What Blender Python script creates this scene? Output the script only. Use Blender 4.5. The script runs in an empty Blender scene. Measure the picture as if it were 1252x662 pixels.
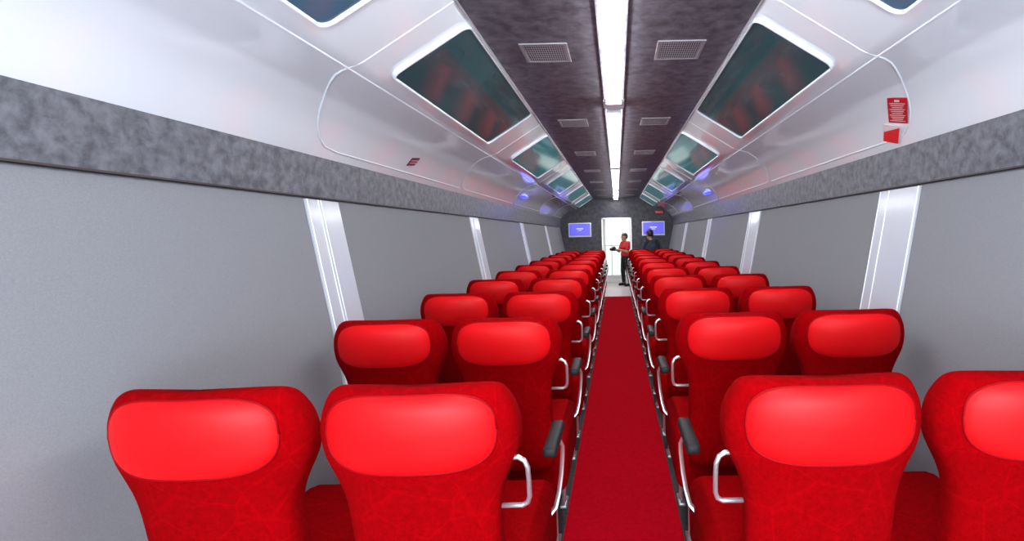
import bpy, bmesh, math, random
import numpy as np
from mathutils import Vector, Matrix
random.seed(4)
C = bpy.context.scene.collection
H = 1.58            # eye height
R = math.radians

# ------------------------------------------------------------------ materials
def new_mat(name):
    m = bpy.data.materials.new(name); m.use_nodes = True
    nt = m.node_tree; b = nt.nodes['Principled BSDF']
    return m, nt, b
def setp(b, **k):
    names = dict(color='Base Color', rough='Roughness', metal='Metallic', coat='Coat Weight', coatr='Coat Roughness',
                 sheen='Sheen Weight', ior='IOR', em='Emission Color', es='Emission Strength', spec='Specular IOR Level')
    for a, v in k.items():
        s = b.inputs[names[a]]
        s.default_value = (*v, 1) if isinstance(v, tuple) else v
def plain(name, color, rough=.5, **k):
    m, nt, b = new_mat(name); setp(b, color=color, rough=rough, **k); return m
def noisy(name, c1, c2, scale=8, rough=.5, detail=6, bump=0, bscale=200, lo=.35, hi=.65, stretch=(1,1,1), dist=0, **k):
    m, nt, b = new_mat(name); setp(b, rough=rough, **k)
    tc = nt.nodes.new('ShaderNodeTexCoord'); mp = nt.nodes.new('ShaderNodeMapping')
    mp.inputs['Scale'].default_value = stretch
    nt.links.new(tc.outputs['Object'], mp.inputs['Vector'])
    n = nt.nodes.new('ShaderNodeTexNoise'); n.inputs['Scale'].default_value = scale; n.inputs['Detail'].default_value = detail
    n.inputs['Roughness'].default_value = .62; n.inputs['Distortion'].default_value = dist
    nt.links.new(mp.outputs[0], n.inputs['Vector'])
    cr = nt.nodes.new('ShaderNodeValToRGB')
    cr.color_ramp.elements[0].position = lo; cr.color_ramp.elements[1].position = hi
    cr.color_ramp.elements[0].color = (*c1, 1); cr.color_ramp.elements[1].color = (*c2, 1)
    nt.links.new(n.outputs[0], cr.inputs[0]); nt.links.new(cr.outputs[0], b.inputs['Base Color'])
    if bump:
        n2 = nt.nodes.new('ShaderNodeTexNoise'); n2.inputs['Scale'].default_value = bscale; n2.inputs['Detail'].default_value = 3
        nt.links.new(mp.outputs[0], n2.inputs['Vector'])
        bp = nt.nodes.new('ShaderNodeBump'); bp.inputs['Strength'].default_value = bump; bp.inputs['Distance'].default_value = .003
        nt.links.new(n2.outputs[0], bp.inputs['Height']); nt.links.new(bp.outputs[0], b.inputs['Normal'])
    return m
M = {}
# plush: fine pile plus a faint network of crossing lines
m, nt, b = new_mat('red_velvet'); setp(b, rough=1.0, spec=.03); M['velvet'] = m
tc = nt.nodes.new('ShaderNodeTexCoord')
n1 = nt.nodes.new('ShaderNodeTexNoise'); n1.inputs['Scale'].default_value = 60; n1.inputs['Detail'].default_value = 8; n1.inputs['Roughness'].default_value = .75
vo = nt.nodes.new('ShaderNodeTexVoronoi'); vo.feature = 'DISTANCE_TO_EDGE'; vo.inputs['Scale'].default_value = 8
nt.links.new(tc.outputs['Object'], n1.inputs['Vector']); nt.links.new(tc.outputs['Object'], vo.inputs['Vector'])
r1 = nt.nodes.new('ShaderNodeValToRGB'); r1.color_ramp.elements[0].position = .22; r1.color_ramp.elements[1].position = .78
r1.color_ramp.elements[0].color = (.21,.0,.001,1); r1.color_ramp.elements[1].color = (.38,.0,.002,1)
nt.links.new(n1.outputs[0], r1.inputs[0])
r2 = nt.nodes.new('ShaderNodeValToRGB'); r2.color_ramp.elements[0].position = .0; r2.color_ramp.elements[1].position = .03
r2.color_ramp.elements[0].color = (1,1,1,1); r2.color_ramp.elements[1].color = (.84,.84,.84,1)
nt.links.new(vo.outputs['Distance'], r2.inputs[0])
mx = nt.nodes.new('ShaderNodeMix'); mx.data_type = 'RGBA'; mx.blend_type = 'MULTIPLY'; mx.inputs[0].default_value = 1
nt.links.new(r1.outputs[0], mx.inputs[6]); nt.links.new(r2.outputs[0], mx.inputs[7]); nt.links.new(mx.outputs[2], b.inputs['Base Color'])
n2 = nt.nodes.new('ShaderNodeTexNoise'); n2.inputs['Scale'].default_value = 260; nt.links.new(tc.outputs['Object'], n2.inputs['Vector'])
bp = nt.nodes.new('ShaderNodeBump'); bp.inputs['Strength'].default_value = .5; bp.inputs['Distance'].default_value = .003
nt.links.new(n2.outputs[0], bp.inputs['Height']); nt.links.new(bp.outputs[0], b.inputs['Normal'])

M['leather'] = noisy('red_leather', (.67,.001,.003), (.71,.002,.004), scale=5, rough=.5, bump=.05, bscale=160, spec=.22)
M['piping'] = plain('dark_red_piping', (.24,0,.003), .6, spec=.1)
M['carpet'] = noisy('red_carpet', (.32,.0,.005), (.47,.001,.010), scale=40, rough=1, bump=.4, bscale=300, lo=.25, hi=.75, spec=.04)
M['vinyl'] = noisy('grey_vinyl', (.05,.04,.045), (.08,.07,.075), scale=40, rough=.7)
M['pale'] = noisy('pale_vinyl', (.62,.54,.54), (.72,.64,.64), scale=20, rough=.35)
M['blind'] = noisy('grey_blind', (.230,.234,.252), (.268,.272,.292), scale=220, rough=.85, bump=.06, bscale=500, spec=.2)
M['wall'] = plain('grey_wall', (.3,.3,.32), .6)
M['cove'] = plain('gloss_white_panel', (.86,.92,.97), .15, coat=.8, coatr=.04)
M['white'] = plain('white_plastic', (.82,.88,.93), .3, coat=.3)
M['pillar'] = plain('pillar_gloss', (.54,.56,.62), .4, coat=.3, coatr=.15)
M['band'] = noisy('mottled_grey_laminate', (.062,.064,.078), (.165,.168,.195), scale=20, rough=.5, detail=8, lo=.36, hi=.64, dist=.25)
M['dark'] = noisy('mottled_dark_laminate', (.058,.056,.07), (.165,.16,.19), scale=13, rough=.45, detail=9, lo=.36, hi=.66, dist=.3, spec=.3)
M['end'] = noisy('end_wall_laminate', (.035,.035,.045), (.085,.085,.10), scale=10, rough=.5, detail=6, lo=.36, hi=.66, spec=.3)
M['rail'] = plain('dark_rail', (.05,.035,.035), .5)
M['chrome'] = plain('brushed_aluminium', (.78,.78,.82), .3, metal=.85)
M['alu'] = plain('satin_aluminium', (.55,.55,.58), .4, metal=.7)
M['vent'] = plain('vent_grey', (.34,.33,.35), .45, metal=.3)
M['black'] = plain('black_rubber', (.012,.012,.014), .6, spec=.3)
def glassmat(name, c1, c2, es, rough, ior, em=(.10,.38,.42)):  # opaque panes; emission stands in for light from outside
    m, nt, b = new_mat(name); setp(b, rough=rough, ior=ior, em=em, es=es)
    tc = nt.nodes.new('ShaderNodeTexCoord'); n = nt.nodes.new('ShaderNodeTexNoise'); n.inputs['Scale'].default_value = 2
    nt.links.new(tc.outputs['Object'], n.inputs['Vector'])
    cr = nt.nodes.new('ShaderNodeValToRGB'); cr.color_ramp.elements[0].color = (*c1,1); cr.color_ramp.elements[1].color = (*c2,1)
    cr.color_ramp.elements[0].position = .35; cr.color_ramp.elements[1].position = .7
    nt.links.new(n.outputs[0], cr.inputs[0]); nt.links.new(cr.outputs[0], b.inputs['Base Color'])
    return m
M['glassnear'] = glassmat('tinted_glass_blue_glow', (.03,.07,.12), (.06,.13,.19), .12, .08, 1.6, (.15,.35,.55))
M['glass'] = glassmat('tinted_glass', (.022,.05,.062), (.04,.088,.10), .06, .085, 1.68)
M['glassfar'] = glassmat('tinted_glass_daylit', (.02,.10,.12), (.06,.20,.23), .2, .07, 1.6)  # far panes: stronger outside light put into colour and emission
M['lamp'] = plain('lamp_diffuser', (.9,.9,.9), .4, em=(.97,.97,1.0), es=35)
M['lamp2'] = plain('vestibule_diffuser', (.9,.9,.9), .4, em=(1,1,1), es=14)
M['screen'] = plain('blue_screen', (.01,.01,.12), .3, em=(.055,.045,.75), es=1.0)
M['screenlogo'] = plain('screen_logo', (.4,.4,.7), .3, em=(.5,.5,1), es=.8)
M['bluespot'] = plain('blue_reflection_glow', (.02,.02,.5), .2, em=(.06,.07,1), es=2)  # emission stands in for a blue reflection on the cove
M['sign'] = plain('red_sign', (.55,.01,.02), .35)
M['signbright'] = plain('bright_red_sticker', (.8,.03,.03), .35)
M['signdark'] = plain('dark_red_sign', (.22,.02,.05), .35)
M['signwhite'] = plain('sign_white', (.75,.62,.62), .4)
M['day'] = plain('daylight_pane', (.3,.33,.3), .3, em=(.78,.86,.80), es=.95)
M['vest'] = plain('vestibule_white', (.76,.76,.76), .4)
M['skin'] = plain('skin', (.36,.19,.11), .55)
M['hair'] = plain('black_hair', (.012,.01,.01), .5)
M['redshirt'] = noisy('red_cotton', (.42,.01,.015), (.52,.012,.02), scale=12, rough=.8)
M['blackcloth'] = plain('black_cloth', (.015,.015,.02), .85)
M['bluecloth'] = noisy('slate_cotton', (.02,.03,.05), (.04,.052,.075), scale=12, rough=.85)
M['eye'] = plain('eye_dark', (.01,.008,.008), .2)

# ------------------------------------------------------------------ helpers
def link(name, bm, mat, parent=None, smooth=None, kind=None):
    bmesh.ops.recalc_face_normals(bm, faces=bm.faces)
    me = bpy.data.meshes.new(name); bm.to_mesh(me); bm.free()
    me.materials.append(mat)
    o = bpy.data.objects.new(name, me); C.objects.link(o)
    if smooth is not None:
        me.shade_smooth()
        if smooth < 180: me.set_sharp_from_angle(angle=R(smooth))
    if parent: o.parent = parent
    if kind: o['kind'] = kind
    return o
def tag(o, label, cat, group=None):
    o['label'] = label; o['category'] = cat
    if group: o['group'] = group
    return o
def empty(name, loc, rz=0, label=None, cat=None, group=None):
    o = bpy.data.objects.new(name, None); C.objects.link(o); o.location = loc; o.rotation_euler = (0,0,rz)
    if label: tag(o, label, cat, group)
    return o
def box(bm, x0,x1,y0,y1,z0,z1, bev=0, seg=2):
    vs = [bm.verts.new((x,y,z)) for x in (x0,x1) for y in (y0,y1) for z in (z0,z1)]
    fs = [bm.faces.new([vs[i] for i in q]) for q in ((0,1,3,2),(4,6,7,5),(0,4,5,1),(2,3,7,6),(0,2,6,4),(1,5,7,3))]
    if bev:
        es = list({e for f in fs for e in f.edges})
        bmesh.ops.bevel(bm, geom=es, offset=bev, segments=seg, profile=.5, affect='EDGES')
    return bm
def B(): return bmesh.new()
def prism(bm, prof, y0, y1):
    a = [bm.verts.new((x,y0,z)) for x,z in prof]; c = [bm.verts.new((x,y1,z)) for x,z in prof]
    n = len(prof)
    for i in range(n):
        j = (i+1)%n; bm.faces.new((a[i],a[j],c[j],c[i]))
    bm.faces.new(a); bm.faces.new(c[::-1])
    return bm
def tube(bm, pts, r, n=10, flat=None):
    pts = [Vector(p) for p in pts]; rings = []
    up = None
    for i, p in enumerate(pts):
        t = (pts[min(i+1,len(pts)-1)] - pts[max(i-1,0)]).normalized()
        if up is None:
            up = Vector((0,0,1)) if abs(t.z) < .9 else Vector((0,1,0))
        s = t.cross(up).normalized(); u = s.cross(t).normalized(); up = u
        rr = r[i] if isinstance(r,(list,tuple)) else r
        ring = []
        for k in range(n):
            a = 2*math.pi*k/n
            ra, rb = (rr, rr) if flat is None else flat
            ring.append(bm.verts.new(p + s*math.cos(a)*ra + u*math.sin(a)*rb))
        rings.append(ring)
    for a, c in zip(rings, rings[1:]):
        for k in range(n): bm.faces.new((a[k],a[(k+1)%n],c[(k+1)%n],c[k]))
    bm.faces.new(rings[0][::-1]); bm.faces.new(rings[-1])
    return bm
def capsule(bm, p0, p1, r0, r1, n=12):
    p0, p1 = Vector(p0), Vector(p1); t = (p1-p0).normalized()
    pts, rs = [], []
    for a in (80,50,20): pts.append(p0 - t*r0*math.sin(R(a))); rs.append(r0*math.cos(R(a)))
    for f in (0,.33,.67,1): pts.append(p0.lerp(p1,f)); rs.append(r0+(r1-r0)*f)
    for a in (20,50,80): pts.append(p1 + t*r1*math.sin(R(a))); rs.append(r1*math.cos(R(a)))
    return tube(bm, pts, rs, n)
def loft(bm, rings, n=20, e=2.0):
    rs = []
    for (cx,cy,z,rx,ry) in rings:
        ring = []
        for k in range(n):
            a = 2*math.pi*k/n; c, s = math.cos(a), math.sin(a)
            ring.append(bm.verts.new((cx+rx*math.copysign(abs(c)**(2/e),c), cy+ry*math.copysign(abs(s)**(2/e),s), z)))
        rs.append(ring)
    for a, c in zip(rs, rs[1:]):
        for k in range(n): bm.faces.new((a[k],a[(k+1)%n],c[(k+1)%n],c[k]))
    bm.faces.new(rs[0][::-1]); bm.faces.new(rs[-1])
    return bm
def copy_tree(o, parent=None):
    c = o.copy(); C.objects.link(c); c.parent = parent
    for ch in o.children: copy_tree(ch, c)
    return c

Y0, Y1 = -1.2, 13.4
# ------------------------------------------------------------------ shell
bm = B(); box(bm, -1.58,1.58, Y0,16.2, -.08,0); link('floor', bm, M['vinyl'], kind='structure')
cp = link('aisle_carpet', box(B(), -.312,.312, Y0,12.56, .0,.008), M['carpet']); tag(cp, 'long red carpet runner on the floor between the seat rows', 'carpet')
link('trim_9', box(B(), -.45,.45, 12.57,16.1, .0,.006), M['pale'], kind='structure')

def wx(z):
    if z >= 1.1: return 1.53 - .2*(1.8-z)
    if z <= .5: return 1.33
    t = 1.1-z
    return 1.39 - .2*t + .2*t*t/1.2
ZW = [.3,.5,.6,.7,.8,.9,1.0,1.1,1.4]
def side(s, name):
    prof = [(wx(0),0)]+[(wx(z),z) for z in ZW]+[(wx(1.84),1.84),(1.58,1.84),(1.58,0)]
    return link('wall_'+name, prism(B(), [(s*x,z) for x,z in prof], Y0, Y1), M['wall'], kind='structure')
side(-1,'left'); side(1,'right')
# mottled fascia bands + rails
for i, s in enumerate((-1,1)):
    bm = B(); prism(bm, [(s*x,z) for x,z in ((1.50,1.80),(1.50,2.003),(1.58,2.003),(1.58,1.80))], Y0, Y1)
    link('trim_%d'%(i+1), bm, M['band'], kind='structure')
    bm = B(); box(bm, min(s*1.499,s*1.54), max(s*1.499,s*1.54), Y0,Y1, 1.794,1.80)
    link('trim_%d'%(i+3), bm, M['rail'], kind='structure')
# pale sloping coves
COVE = [(.612,.955),(1.0,.708),(1.025,.696),(1.06,.686),(1.15,.672),(1.24,.645),(1.32,.605),(1.38,.56),(1.43,.51),(1.47,.46),(1.503,.421)]
xs = [p[0] for p in COVE]; hs = [p[1] for p in COVE]
def ch(x): return float(np.interp(x, xs, hs))
for s, nm in ((-1,'left'),(1,'right')):
    outer = [(x+.03,h+.05) for x,h in reversed(COVE)]
    outer[0] = (1.58,.45)
    prof = [(s*x, H+h) for x,h in COVE+outer]
    link('ceiling_cove_'+nm, prism(B(), prof, Y0, Y1), M['cove'], smooth=35, kind='structure')
link('ceiling', box(B(), -.617,.617, Y0,Y1, H+.95,H+1.0), M['dark'], kind='structure')
bm = B()
for s in (-1,1): box(bm, s*.622-.005, s*.622+.005, Y0,Y1, H+.940,H+.97)
link('trim_7', bm, M['alu'], kind='structure')
# panel joints
seams = [2.0,4.25,6.65,9.05,11.4]
def cp_pt(s, x, y, d=-.001): return (s*x, y, H+ch(x)-d)
for s, nm in ((-1,8),(1,10)):
    bm = B()
    tube(bm, [cp_pt(s,1.06,Y0), cp_pt(s,1.06,Y1)], .0055, 8)
    for k, z in enumerate(seams):
        tube(bm, [cp_pt(s,x,z) for x in (.63,.8,1.0,1.06)], .0045, 8)
        nxt = seams[k+1] if k+1 < len(seams) else 13.4
        path = [(1.06,0),(1.09,.012),(1.13,.04),(1.18,.09),(1.235,.155),(1.29,.22),(1.345,.285),(1.395,.355),(1.435,.43),(1.46,.52),(1.468,.64)]
        tube(bm, [cp_pt(s,x,z+d,0) for x,d in path]+[cp_pt(s,1.468,nxt+.45 if nxt<13 else 13.4,0)], .005, 8)
    link('trim_%d'%nm, bm, M['white'], smooth=60, kind='structure')
# skylights
def rrect(w, h, r, n=7):
    out = []
    for cx, cy, a0 in ((w-r,h-r,0),(-w+r,h-r,90),(-w+r,-h+r,180),(w-r,-h+r,270)):
        for k in range(n+1):
            a = R(a0+90*k/n); out.append((cx+r*math.cos(a), cy+r*math.sin(a)))
    return out
wins = [(.12,1.68),(2.20,3.84),(4.66,6.24),(7.06,8.64),(9.46,11.02),(11.8,13.1)]
wi = 1
for q_, (ya,yb) in enumerate(wins):
    for s in (-1,1):
        a = Vector((s*.632,0,H+.930)); c = Vector((s*.970,0,H+.715))
        ctr = (a+c)/2 + Vector((0,(ya+yb)/2,0)); v = (a-c).normalized(); u = Vector((0,1,0))
        nrm = u.cross(v)
        if nrm.z > 0: nrm = -nrm
        hw = (yb-ya)/2; hh = (a-c).length/2
        root = empty('window_%d'%wi, ctr); root['kind'] = 'structure'; wi += 1
        def P(q, d): return u*q[0] + v*q[1] + nrm*d
        bm = B(); loops = []
        for w, r, d in ((.020,.06,-.016),(.018,.06,.003),(.012,.055,.009),(.003,.042,.009),(-.003,.04,.003),(-.005,.04,-.010)):
            loops.append([bm.verts.new(P(q,d)) for q in rrect(hw+w, hh+w*(.5 if w>0 else 1), r)])
        n = len(loops[0])
        for A, D in zip(loops, loops[1:]+loops[:1]):
            for k in range(n): bm.faces.new((A[k],A[(k+1)%n],D[(k+1)%n],D[k]))
        link('window_frame', bm, M['cove'], root, smooth=50)
        bm = B(); bm.faces.new([bm.verts.new(P(q,-.001)) for q in rrect(hw,hh,.04)])
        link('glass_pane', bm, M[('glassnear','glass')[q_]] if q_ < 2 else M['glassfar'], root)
# ------------------------------------------------------------------ blinds and pillars
pils = {-1:[(2.43,2.72),(5.14,5.46),(7.82,8.10),(10.48,10.78)], 1:[(2.48,2.86),(5.22,5.66),(7.9,8.22),(10.55,10.87)]}
ordn = ['nearest','second','third','fourth','fifth','sixth','seventh','eighth','ninth','tenth','farthest']
pi_ = 11
ZB = [.3,.5,.6,.7,.8,.9,1.0,1.1,1.4,1.79]
for s, nm in ((-1,'left'),(1,'right')):
    pil = pils[s]
    edges = [Y0]+[e for p in pil for e in p]+[Y1]
    bays = [(edges[i],edges[i+1]) for i in range(0,len(edges),2)]
    for k, (a,c) in enumerate(bays):
        root = empty('window_blind', (s*1.33,(a+c)/2,.28), 0, 'grey fabric blind over the %s side wall, %s bay from the camera'%(nm, 'farthest' if k==4 else ordn[k]), 'blind', 'grey window blinds')
        ox, oy = s*1.33, (a+c)/2
        bm = B(); z0 = .28
        prof = [(wx(z)-.004,z-z0) for z in ZB]+[(wx(z)-.010,z-z0) for z in reversed(ZB)]
        prism(bm, [(s*x-ox,z) for x,z in prof], a+.004-oy, c-.004-oy)
        link('blind_fabric', bm, M['blind'], root, smooth=30)
        link('bottom_rail', box(B(), min(s*1.312,s*1.328)-ox, max(s*1.312,s*1.328)-ox, a+.004-oy,c-.004-oy, .0,.03, .005), M['alu'], root)
    for (a,c) in pil:
        bm = B()
        zz = [.01]+ZB[:-1]+[1.785]
        prof = [(wx(z)-.002,z) for z in zz]+[(wx(z)-.018,z) for z in reversed(zz)]
        prism(bm, [(s*x,z) for x,z in prof], a+.002, c-.002)
        o = link('trim_%d'%pi_, bm, M['pillar'], smooth=30, kind='structure'); pi_ += 1
        bm = B()
        for y in ((a+.012, a+.10, a+.125) if s<0 else (a+.012, c-.10, c-.012)):
            tube(bm, [(s*(wx(z)-.019),y,z) for z in zz], .0035, 8)
        link('pillar_strip', bm, M['white'], o, smooth=60)
# ------------------------------------------------------------------ end wall, door, vestibule
bm = B()
box(bm, -1.58,-.38, Y1,Y1+.06, 0,2.6); box(bm, .38,1.58, Y1,Y1+.06, 0,2.6); box(bm, -.38,.38, Y1,Y1+.06, 1.99,2.6)
link('wall_end', bm, M['end'], kind='structure')
bm = B()
box(bm, -.40,-.365, Y1-.015,Y1+.075, 0,2.01); box(bm, .365,.40, Y1-.015,Y1+.075, 0,2.01); box(bm, -.40,.40, Y1-.015,Y1+.075, 1.975,2.01)
link('door_1', bm, M['alu'], kind='structure')
bm = B(); box(bm, -.78,-.74, Y1+.06,16.2, 0,2.4); link('wall_vestibule_left', bm, M['vest'], kind='structure')
bm = B(); box(bm, .74,.78, Y1+.06,16.2, 0,2.4); link('wall_vestibule_right', bm, M['vest'], kind='structure')
bm = B(); box(bm, -.78,.78, 16.16,16.2, 0,2.4); link('wall_vestibule_end', bm, M['vest'], kind='structure')
bm = B(); box(bm, -.78,.78, Y1+.06,16.2, 2.4,2.44); link('ceiling_vestibule', bm, M['vest'], kind='structure')
w = empty('window_%d'%wi, (0,16.15,1.1)); w['kind'] = 'structure'
bm = B(); box(bm, -.36,.42, -.01,0, -.85,1.0); link('glass_pane', bm, M['day'], w)
bm = B()
for x in (-.38,-.17,.20,.44): box(bm, x-.014,x+.014, -.03,0, -.88,1.03)
for z in (-.87,.1,1.02): box(bm, -.38,.44, -.03,0, z-.018,z+.018)
link('window_frame', bm, M['alu'], w)
vl = empty('vestibule_light', (0,14.8,2.4), 0, 'small white ceiling light in the vestibule beyond the end door', 'ceiling light')
link('diffuser', box(B(), -.25,.25,-.4,.4,-.03,-.003,.01), M['lamp2'], vl)
link('housing', box(B(), -.27,.27,-.42,.42,-.012,0,.004), M['white'], vl)
# screens
for s, nm in ((-1,'left'),(1,'right')):
    t = empty('wall_screen', (s*.98,Y1,1.70), 0, 'small flat screen with a blue picture, on the end wall %s of the doorway'%nm, 'screen', 'screens on the end wall')
    link('bezel', box(B(), -.305,.305,-.07,-.02,-.19,.19,.012), M['white'], t, smooth=40)
    link('display', box(B(), -.275,.275,-.074,-.068,-.15,.165), M['screen'], t)
    bm = B(); box(bm, -.09,.09,-.078,-.074,.02,.05); box(bm, -.05,.05,-.078,-.074,-.02,-.005); link('screen_logo', bm, M['screenlogo'], t)
    link('wall_bracket', box(B(), -.1,.1,-.02,0,-.1,.1), M['black'], t)
o = link('exit_sign', box(B(), 1.05,1.25,Y1-.03,Y1,2.10,2.17,.006), M['sign']); tag(o, 'small red sign above the right screen on the end wall', 'sign')
# ------------------------------------------------------------------ strip lights
segs = [(-1.1,3.50),(3.72,6.85),(7.05,10.2),(10.4,13.3)]
for k, (a,c) in enumerate(segs):
    t = empty('ceiling_light', (0,(a+c)/2,H+.95), 0, 'long white strip light along the dark ceiling panel, %s from the camera'%ordn[k], 'ceiling light', 'strip lights along the ceiling')
    L = (c-a)/2
    link('housing', box(B(), -.068,.068,-L,L,-.018,0), M['dark'], t)
    link('diffuser', box(B(), -.050,.050,-L+.02,L-.02,-.045,-.018,.013,3), M['lamp'], t, smooth=40)
    for q in (-1,1): link('end_cap', box(B(), -.055,.055,min(q*L,q*(L-.02)),max(q*L,q*(L-.02)),-.050,-.018,.004), M['white'], t)
for k, y in enumerate((3.61,6.95,10.3)):
    bm = B(); box(bm, -.075,.075,y-.10,y+.10,H+.930,H+.95,.006); box(bm, -.045,.045,y-.10,y+.10,H+.912,H+.930,.006)
    o = link('light_joint_plate', bm, M['white']); tag(o, 'pale plate joining two ceiling strip lights, %s from the camera'%ordn[k], 'bracket', 'plates joining the strip lights')
# vents
vy = [2.60,4.25,5.87,7.5,9.1,10.7,12.3]
def vent(y, s):
    t = empty('ceiling_vent', (s*.345,y,H+.95))
    link('backing', box(B(), -.10,.10,-.12,.12,-.004,0), M['black'], t)
    bm = B()
    box(bm,-.120,.120,-.132,-.118,-.007,0,.002); box(bm,-.120,.120,.118,.132,-.007,0,.002)
    box(bm,-.120,-.103,-.118,.118,-.007,0,.002); box(bm,.103,.120,-.118,.118,-.007,0,.002)
    link('frame', bm, M['vent'], t)
    bm = B()
    for i in range(18): box(bm, -.103+.0057+.01144*i-.0022,-.103+.0057+.01144*i+.0022,-.118,.118,-.006,-.004)
    for i in range(8): box(bm, -.103,.103,-.1015+.029*i-.002,-.1015+.029*i+.002,-.006,-.004)
    link('grille', bm, M['vent'], t)
    return t
v0 = None
for k, y in enumerate(vy):
    for s, nm in ((-1,'left'),(1,'right')):
        t = vent(y,s) if v0 is None else copy_tree(v0)
        v0 = v0 or t
        t.location = (s*.345,y,H+.95)
        tag(t, 'grey grille air vent %s of the strip light, %s from the camera'%(nm, ordn[k] if k<6 else 'farthest'), 'air vent', 'ceiling air vents')
# signs on the coves
def plate(bm, s, x, y, la, lb, oa, ob, d, th=.003, tilt=0, skew=None, tri=False):
    if skew is None: skew = tilt
    dd_ = .03; p = Vector((s*x,y,H+ch(x))); t = Vector((s*2*dd_,0,ch(x+dd_)-ch(x-dd_))).normalized()
    n = Vector((-t.z,0,t.x))
    if n.z > 0: n = -n
    vs = []
    for dd in (d,d+th):
        for a,c in ((-1,-1),(1,-1),(1,1),(-1,1)):
            if tri and (a,c) == (-1,1): a, c = -.2, 1
            A, Cc = oa+a*la, ob+c*lb
            A, Cc = A*math.cos(tilt)-Cc*math.sin(skew), A*math.sin(tilt)+Cc*math.cos(skew)
            vs.append(bm.verts.new(p+t*A+Vector((0,Cc,0))+n*dd))
    for q in ((0,1,2,3),(4,5,6,7),(0,1,5,4),(1,2,6,5),(2,3,7,6),(3,0,4,7)): bm.faces.new([vs[i] for i in q])
t = empty('notice_sign', (0,0,0), 0, 'red notice with fine white lines on the right white cove', 'sign')
K = dict(tilt=.92, skew=.42)
bm = B(); plate(bm,1,1.37,2.41,.105,.056,0,0,.006,.003,**K); link('sign_plate', bm, M['sign'], t)
bm = B()
plate(bm,1,1.37,2.41,.008,.014,-.084,0,.010,.001,**K)
for i in range(10): plate(bm,1,1.37,2.41,.0018,.045-.007*(i%3),-.062+i*.0162,0,.010,.001,**K)
link('print_lines', bm, M['signwhite'], t)
t = empty('notice_sticker', (0,0,0), 0, 'pale sticker with red lower part just below the red notice on the right cove', 'sign')
bm = B(); plate(bm,1,1.445,2.60,.072,.055,0,0,.006,.003,**K); link('sticker', bm, M['signwhite'], t)
bm = B(); plate(bm,1,1.445,2.60,.066,.050,.004,0,.010,.001,tri=True,**K); link('red_print', bm, M['signbright'], t)
t = empty('small_plate', (0,0,0), 0, 'small dark red plate on the left white cove', 'sign')
bm = B(); plate(bm,-1,1.405,3.48,.035,.05,0,0,.003,tilt=.2); link('sign_plate', bm, M['signdark'], t)
bm = B(); plate(bm,-1,1.405,3.48,.003,.04,-.012,0,.007,.001,.2); plate(bm,-1,1.405,3.48,.003,.04,.010,0,.007,.001,.2); link('print_lines', bm, M['signwhite'], t)
# glowing shapes added where the coves show blue reflections
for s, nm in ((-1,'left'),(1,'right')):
    t = empty('blue_reflection', (s*1.36,7.4,H+ch(1.36)-.004), 0, 'glowing blue shape added for a reflection on the %s white cove'%nm, 'lamp', 'blue reflections added on the coves')
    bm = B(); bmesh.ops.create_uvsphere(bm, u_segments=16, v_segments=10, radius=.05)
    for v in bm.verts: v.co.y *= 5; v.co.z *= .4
    link('lens', bm, M['bluespot'], t, smooth=180)  # no lamp lens: glowing body put in for the reflection
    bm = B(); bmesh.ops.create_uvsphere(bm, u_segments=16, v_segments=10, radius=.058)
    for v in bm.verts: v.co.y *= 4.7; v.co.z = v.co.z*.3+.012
    link('spot_rim', bm, M['white'], t, smooth=180)
    pl = bpy.data.lights.new('blue_glow','POINT'); pl.energy = 2.0; pl.color = (.12,.14,1); pl.shadow_soft_size = .12  # added point light that widens the blue glow
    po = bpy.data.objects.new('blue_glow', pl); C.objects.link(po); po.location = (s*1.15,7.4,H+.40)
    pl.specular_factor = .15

# ------------------------------------------------------------------ seats
ZK = [.46,.6,.80,.88,.92,.96,1.00,1.03,1.06,1.09,1.12,1.15,1.18,1.198,1.208,1.213,1.216]
HW = [.188,.193,.193,.195,.201,.214,.234,.247,.253,.254,.252,.244,.230,.219,.207,.193,.16]
HD = [.05,.062,.062,.062,.064,.068,.072,.074,.075,.074,.072,.067,.058,.046,.032,.020,.008]
WR = [.01,.015,.018,.02,.026,.034,.042,.046,.048,.05,.05,.05,.048,.046,.044,.04,.036]
NE = 3.2
def f(z, A): return float(np.interp(z, ZK, A))
def yc(z): return .078 + .22*(1.10-z)
def yrear(x, z):
    hw, hd = f(z,HW), f(z,HD); q = min(abs(x)/hw, .985)
    return yc(z) - hd*(1-q**NE)**(1/NE) + f(z,WR)*q*q
def backrest(bm):
    zs = [.46,.5,.56,.64,.72,.8,.85,.88,.905,.93,.95,.97,.99,1.01,1.03,1.05,1.07,1.09,1.11,1.13,1.15,1.165,1.18,1.190,1.198,1.204,1.209,1.213,1.216]
    n = 44; rs = []
    for z in zs:
        hw, hd = f(z,HW), f(z,HD); ring = []
        for k in range(n):
            a = 2*math.pi*k/n; c, s = math.cos(a), math.sin(a)
            x = hw*math.copysign(abs(c)**(2/NE),c); y = hd*math.copysign(abs(s)**(2/NE),s)
            ring.append(bm.verts.new((x, yc(z)+y+f(z,WR)*(x/hw)**2, z)))
        rs.append(ring)
    for a, c in zip(rs, rs[1:]):
        for k in range(n): bm.faces.new((a[k],a[(k+1)%n],c[(k+1)%n],c[k]))
    bm.faces.new(rs[0][::-1]); bm.faces.new(rs[-1])
def pan_pt(r, a, off):
    c, s = math.cos(a), math.sin(a)
    x = .208*r*math.copysign(abs(c)**(2/4.6),c); dz = math.copysign(abs(s)**(2/4.2),s)*r
    z = 1.1095 + dz*.0960
    x *= 1 - .14*max(0,-dz)**2 - .13*max(0,dz)**2
    return (x, yrear(x,z)-off, z)
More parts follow.
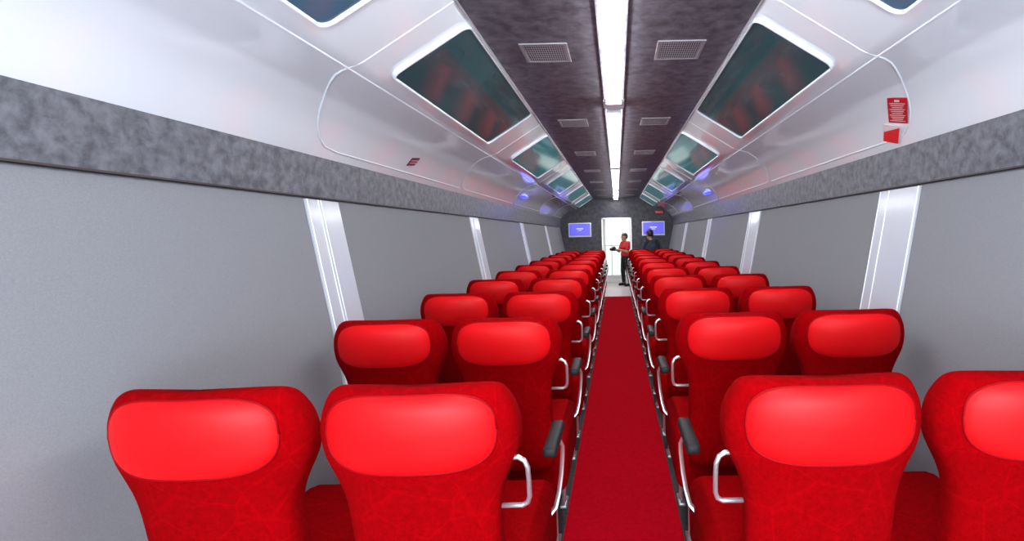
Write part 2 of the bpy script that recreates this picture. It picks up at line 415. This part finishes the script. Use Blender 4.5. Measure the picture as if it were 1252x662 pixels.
def head_panel(bm):
    n = 64; rs = []
    for r in (.15,.35,.55,.72,.84,.92,.97,1.0):
        rs.append([bm.verts.new(pan_pt(r, 2*math.pi*k/n, .008*(1-r**6)**.5-.001)) for k in range(n)])
    c = bm.verts.new(pan_pt(0.0001,0,.008))
    for k in range(n): bm.faces.new((c, rs[0][k], rs[0][(k+1)%n]))
    for a, d in zip(rs, rs[1:]):
        for k in range(n): bm.faces.new((a[k],a[(k+1)%n],d[(k+1)%n],d[k]))
def piping(bm):
    n = 64
    pts = [pan_pt(1.0, 2*math.pi*k/n, .0) for k in range(n+1)]
    tube(bm, pts, .0028, 6)
meshes = {}
def shared(name, key, fn, mat, parent, smooth=None, loc=None, sub=0):
    if key in meshes:
        o = bpy.data.objects.new(name, meshes[key]); C.objects.link(o); o.parent = parent
    else:
        bm = B(); fn(bm); o = link(name, bm, mat, parent, smooth); meshes[key] = o.data
    if loc: o.location = loc
    if sub:
        md = o.modifiers.new('sub','SUBSURF'); md.levels = 1; md.render_levels = 1
    return o
def make_seat(kind, s):
    # s: direction (+1/-1 in x) pointing to the aisle
    t = empty('train_seat', (0,0,0))
    shared('backrest','back',backrest,M['velvet'],t,180,sub=1)
    hp = shared('headrest_panel','panel',head_panel,M['leather'],t,180)
    shared('piping','pipe',piping,M['piping'],hp,180)
    def cushion(bm):
        box(bm,-.245,.245,.26,.90,.31,.60,.055,4)
        for v in bm.verts:
            if v.co.z > .5: v.co.z += .02*(1-(v.co.x/.25)**2) - .03*(v.co.y-.26)
    shared('seat_cushion','cush',cushion,M['velvet'],t,50)
    def pan(bm): box(bm,-.19,.19,.30,.84,.27,.32,.012)
    shared('seat_pan','pan',pan,M['black'],t)
    def leg(bm):
        tube(bm,[(0,0,.29),(0,.01,.15),(0,.03,.012)],.018,8,flat=(.012,.024))
        box(bm,-.02,.02,-.03,.09,.0,.02,.006)
    for q in (-1,1):
        for yy in (.36,.74): shared('leg','legs',leg,M['alu'],t,50,loc=(q*.17,yy,0))
    def arm(off):
        bm = B()
        tube(bm,[(off-s*.002,.70,.815),(off+s*.016,.72,.805),(off+s*.024,.73,.78),(off+s*.022,.74,.74),(off+s*.016,.74,.67),(off+s*.006,.735,.60),(off-s*.006,.725,.55),(off-s*.026,.715,.53)],.012,8,flat=(.010,.0055))
        a = link('armrest', bm, M['chrome'], t, smooth=60)
        def pad(bm):
            box(bm,-.025,.025,.0,.27,-.020,.018,.014,3)
        shared('arm_pad','armpad',pad,M['black'],a,60,loc=(off,.55,.83))
        return a
    if kind == 'aisle':
        arm(s*.264)
        pts = [(.205,.12,1.01),(.245,.12,1.01),(.262,.115,1.003),(.270,.115,.985),(.270,.13,.94),(.268,.145,.895),(.262,.15,.877),(.248,.15,.87),(.18,.15,.87)]
        bm = B(); tube(bm,[(s*x,y,z) for x,y,z in pts],.0065,10)
        link('grab_handle', bm, M['chrome'], t, smooth=180)
    else:
        arm(s*.264)
        s = -s
        arm(s*.235)
    return t
protos = {}
rows = 11
for r in range(rows):
    for sd, side_nm in ((-1,'left'),(1,'right')):
        for kind, xx in (('aisle',.512),('window',1.044)):
            key = (kind, sd)
            if key not in protos:
                t = make_seat(kind, -sd); protos[key] = t
            else:
                t = copy_tree(protos[key])
            t.location = (sd*xx, 1.17 + r*1.0, 0)
            od = 'nearest' if r==0 else ('last' if r==10 else ordn[r])
            if kind == 'aisle': lab = 'red plush aisle seat %s of the carpet, %s row from the camera'%(side_nm, od)
            else: lab = 'red plush seat along the %s wall, %s row from the camera'%(side_nm, od)
            tag(t, lab, 'seat', 'red train seats in rows')

# ------------------------------------------------------------------ people
def remesh(o, vox):
    md = o.modifiers.new('rm','REMESH'); md.mode = 'VOXEL'; md.voxel_size = vox; md.use_smooth_shade = True
    sm = o.modifiers.new('sm','SMOOTH'); sm.factor = .5; sm.iterations = 2
def hand(bm, w, d, up, s):
    w, d, up = Vector(w), Vector(d).normalized(), Vector(up).normalized()
    side_ = d.cross(up).normalized()
    capsule(bm, w, w+d*.03, .024,.026)
    for k in (-1.5,-.5,.5,1.5):
        capsule(bm, w+d*.02+side_*k*.016, w+d*.08+side_*k*.019, .014,.012, 8)
    for k, L in ((-1.5,.055),(-.5,.072),(.5,.078),(1.5,.068)):
        b0 = w+d*.085+side_*k*.021; b1 = b0 + (d-up*.35).normalized()*L*.5; b2 = b1 + (d-up*1.1).normalized()*L*.5
        capsule(bm, b0,b1,.0095,.009,8); capsule(bm, b1,b2,.009,.0075,8)
    a0 = w+d*.03+side_*.026*s; a1 = a0 + (d*.5+side_*s).normalized()*.035; a2 = a1+(d+side_*s*.2-up*.4).normalized()*.03
    capsule(bm, a0,a1,.013,.011,8); capsule(bm, a1,a2,.011,.009,8)
def person(loc, rz, label, J, shirt, trousers, short=False):
    t = empty('person', loc, rz, label, 'person')
    N = Vector(J['neck']); Hd = Vector(J['head'])
    bm = B()
    P_ = Vector(J['pelvis'])
    def torso(bm, g, zlo=-.02):
        rings = []
        for k, (rx, ry) in enumerate(((.10,.08),(.155,.105),(.16,.11),(.145,.10),(.135,.095),(.15,.105),(.17,.115),(.18,.115),(.165,.095),(.10,.07),(.055,.055))):
            q = k/10; c = P_.lerp(N, q)
            rings.append((c.x, c.y, c.z + (zlo if k==0 else 0), rx+g, ry+g))
        loft(bm, rings, 20, 2.3)
    torso(bm, 0)
    capsule(bm, N-Vector((0,0,.04)), Hd-Vector((0,0,.06)), .056,.052)
    hr = [(-.118,-.03,.028,.03),(-.105,-.03,.045,.045),(-.08,-.02,.058,.066),(-.04,-.008,.067,.084),(0,0,.074,.094),(.04,.006,.076,.097),(.075,.01,.068,.088),(.1,.012,.05,.066),(.115,.012,.025,.03)]
    loft(bm, [(Hd.x, Hd.y+y, Hd.z+z, rx, ry) for z,y,rx,ry in hr], 20, 2.1)
    capsule(bm, Hd+Vector((0,-.088,.012)), Hd+Vector((0,-.104,-.022)), .009,.014,8)
    capsule(bm, Hd+Vector((-.02,-.086,-.056)), Hd+Vector((.02,-.086,-.056)), .008,.008,8)
    for s in (-1,1): capsule(bm, Hd+Vector((s*.077,.005,.015)), Hd+Vector((s*.074,0,-.02)), .013,.009,8)
    for i, s in enumerate((-1,1)):
        sh, el, wr = (Vector(J[k][i]) for k in ('sh','el','wr'))
        capsule(bm, N.lerp(sh,.4)-Vector((0,0,.03)), sh, .055,.052)
        capsule(bm, sh, el, .05,.038); capsule(bm, el, wr, .038,.026)
        hand(bm, wr, (wr-el).normalized()*.6+Vector((0,-1,0))*.6, (0,0,1), -s)
        hp, kn, an = (Vector(J[k][i]) for k in ('hip','knee','ank'))
        capsule(bm, hp, kn, .085,.055); capsule(bm, kn, kn.lerp(an,.35), .055,.055); capsule(bm, kn.lerp(an,.35), an, .055,.036)
        capsule(bm, an-Vector((0,-.02,.03)), an+Vector((0,-.14,-.055)), .038,.028)
    o = link('body', bm, M['skin'], t); remesh(o, .008)
    bm = B(); torso(bm, .014)
    for i, s in enumerate((-1,1)):
        sh, el, wr = (Vector(J[k][i]) for k in ('sh','el','wr'))
        capsule(bm, N.lerp(sh,.4)-Vector((0,0,.035)), sh, .066,.064)
        capsule(bm, sh, sh.lerp(el,.75) if short else el, .063,.054)
        if not short: capsule(bm, el, el.lerp(wr,.85), .052,.04)
    o = link('shirt', bm, shirt, t); remesh(o, .011)
    bm = B()
    loft(bm, [(P_.x,P_.y,P_.z-.07,.14,.10),(P_.x,P_.y,P_.z,.172,.122),(P_.x,P_.y,P_.z+.06,.17,.12),(P_.x,P_.y,P_.z+.09,.15,.10)], 20)
    for i in (0,1):
        hp, kn, an = (Vector(J[k][i]) for k in ('hip','knee','ank'))
        capsule(bm, hp, kn, .10,.072); capsule(bm, kn, an+Vector((0,0,.03)), .072,.056)
    o = link('trousers', bm, trousers, t); remesh(o, .012)
    for i in (0,1):
        an = Vector(J['ank'][i]); bm = B()
        capsule(bm, an+Vector((0,.03,-.045)), an+Vector((0,-.15,-.055)), .045,.036)
        box(bm, an.x-.045,an.x+.045, an.y-.19,an.y+.07, an.z-.092,an.z-.075,.01)
        o = link('shoe', bm, M['black'], t, smooth=60); remesh(o, .008)
    bm = B(); 
    loft(bm, [(Hd.x,Hd.y+y,Hd.z+z,rx,ry) for z,y,rx,ry in ((-.05,.045,.055,.05),(-.02,.035,.078,.072),(.02,.03,.083,.083),(.055,.012,.086,.102),(.09,.014,.074,.09),(.115,.014,.05,.062),(.128,.014,.02,.025))], 20)
    link('hair', bm, M['hair'], t, smooth=180)
    for s in (-1,1):
        bm = B(); bmesh.ops.create_uvsphere(bm, u_segments=10, v_segments=8, radius=.011)
        for v in bm.verts: v.co += Hd+Vector((s*.03,-.084,.012))
        link('eye', bm, M['eye'], t, smooth=180)
    return t
J1 = dict(pelvis=(0,0,.86), neck=(0,-.01,1.33), head=(0,-.03,1.47),
    sh=((-.175,0,1.29),(.175,0,1.29)), el=((-.23,-.08,1.04),(.23,-.08,1.04)), wr=((-.10,-.27,1.10),(.10,-.27,1.10)),
    hip=((-.085,0,.84),(.085,0,.84)), knee=((-.12,-.03,.46),(.12,.0,.46)), ank=((-.16,.02,.101),(.15,.05,.101)))
person((.25,15.1,0), R(-60), 'person in red shirt and black trousers standing beyond the doorway holding a black camera', J1, M['redshirt'], M['blackcloth'], short=True)
J2 = dict(pelvis=(0,0,.90), neck=(0,-.06,1.40), head=(0,-.12,1.545),
    sh=((-.185,-.05,1.35),(.185,-.05,1.35)), el=((-.25,-.10,1.08),(.25,-.10,1.08)), wr=((-.20,-.30,1.0),(.20,-.30,1.0)),
    hip=((-.09,0,.88),(.09,0,.88)), knee=((-.10,-.03,.48),(.10,.0,.48)), ank=((-.11,.02,.093),(.11,.03,.093)))
person((.90,12.7,0), R(-150), 'dark haired person in dark blue clothes standing near the right screen behind the last seats', J2, M['bluecloth'], M['blackcloth'])
d = Vector((math.sin(R(-60)),-math.cos(R(-60)),0))
cpos = Vector((.25,15.1,0)) + d*.40 + Vector((0,0,1.12))
t = empty('video_camera', cpos, R(-60), 'black camera held by the person in the red shirt', 'camera')
link('camera_body', box(B(), -.075,.075,-.04,.04,-.05,.05,.01,3), M['black'], t, smooth=50)
bm = B(); tube(bm,[(0,-.04,0),(0,-.06,0),(0,-.12,0)],[.034,.036,.04],16); link('lens', bm, M['black'], t, smooth=50)
link('viewfinder', box(B(), -.022,.022,-.03,.045,.05,.078,.006), M['black'], t)

# ------------------------------------------------------------------ lamps: area fill added behind the camera, sun added through the open rear end
la = bpy.data.lights.new('cove_fill','AREA'); la.shape = 'RECTANGLE'; la.size = 1.6; la.size_y = .5; la.energy = 66; la.color = (.82,.92,1.0)  # added area light that brightens the coves
lo = bpy.data.objects.new('cove_fill', la); C.objects.link(lo); lo.location = (0,-1.0,1.25)
lo.rotation_euler = (R(90+44),0,0)
su = bpy.data.lights.new('rear_fill_sun','SUN'); su.energy = 1.5; su.angle = R(14); su.color = (1,.98,.97)  # added sun without falloff, brightens seat backs in every row
so = bpy.data.objects.new('rear_fill_sun', su); C.objects.link(so); so.location = (0,-4,3)
so.rotation_euler = (R(90-4),0,0)

# ------------------------------------------------------------------ world and camera
w = bpy.data.worlds.new('World'); bpy.context.scene.world = w; w.use_nodes = True
bg = w.node_tree.nodes['Background']; bg.inputs[0].default_value = (.74,.86,1.0,1); bg.inputs[1].default_value = 4.3

cam = bpy.data.cameras.new('Camera'); co = bpy.data.objects.new('Camera', cam); C.objects.link(co)
cam.sensor_width = 36; cam.lens = 612/1252*36
cam.shift_x = (626-754)/1252; cam.shift_y = (286-331)/1252; cam.clip_start = .02
Mx = Matrix.Rotation(R(90),4,'X') @ Matrix.Rotation(-.0225,4,'Z')
co.matrix_world = Matrix.Translation((0,0,H)) @ Mx
bpy.context.scene.camera = co
bpy.context.scene.view_settings.view_transform = 'Standard'
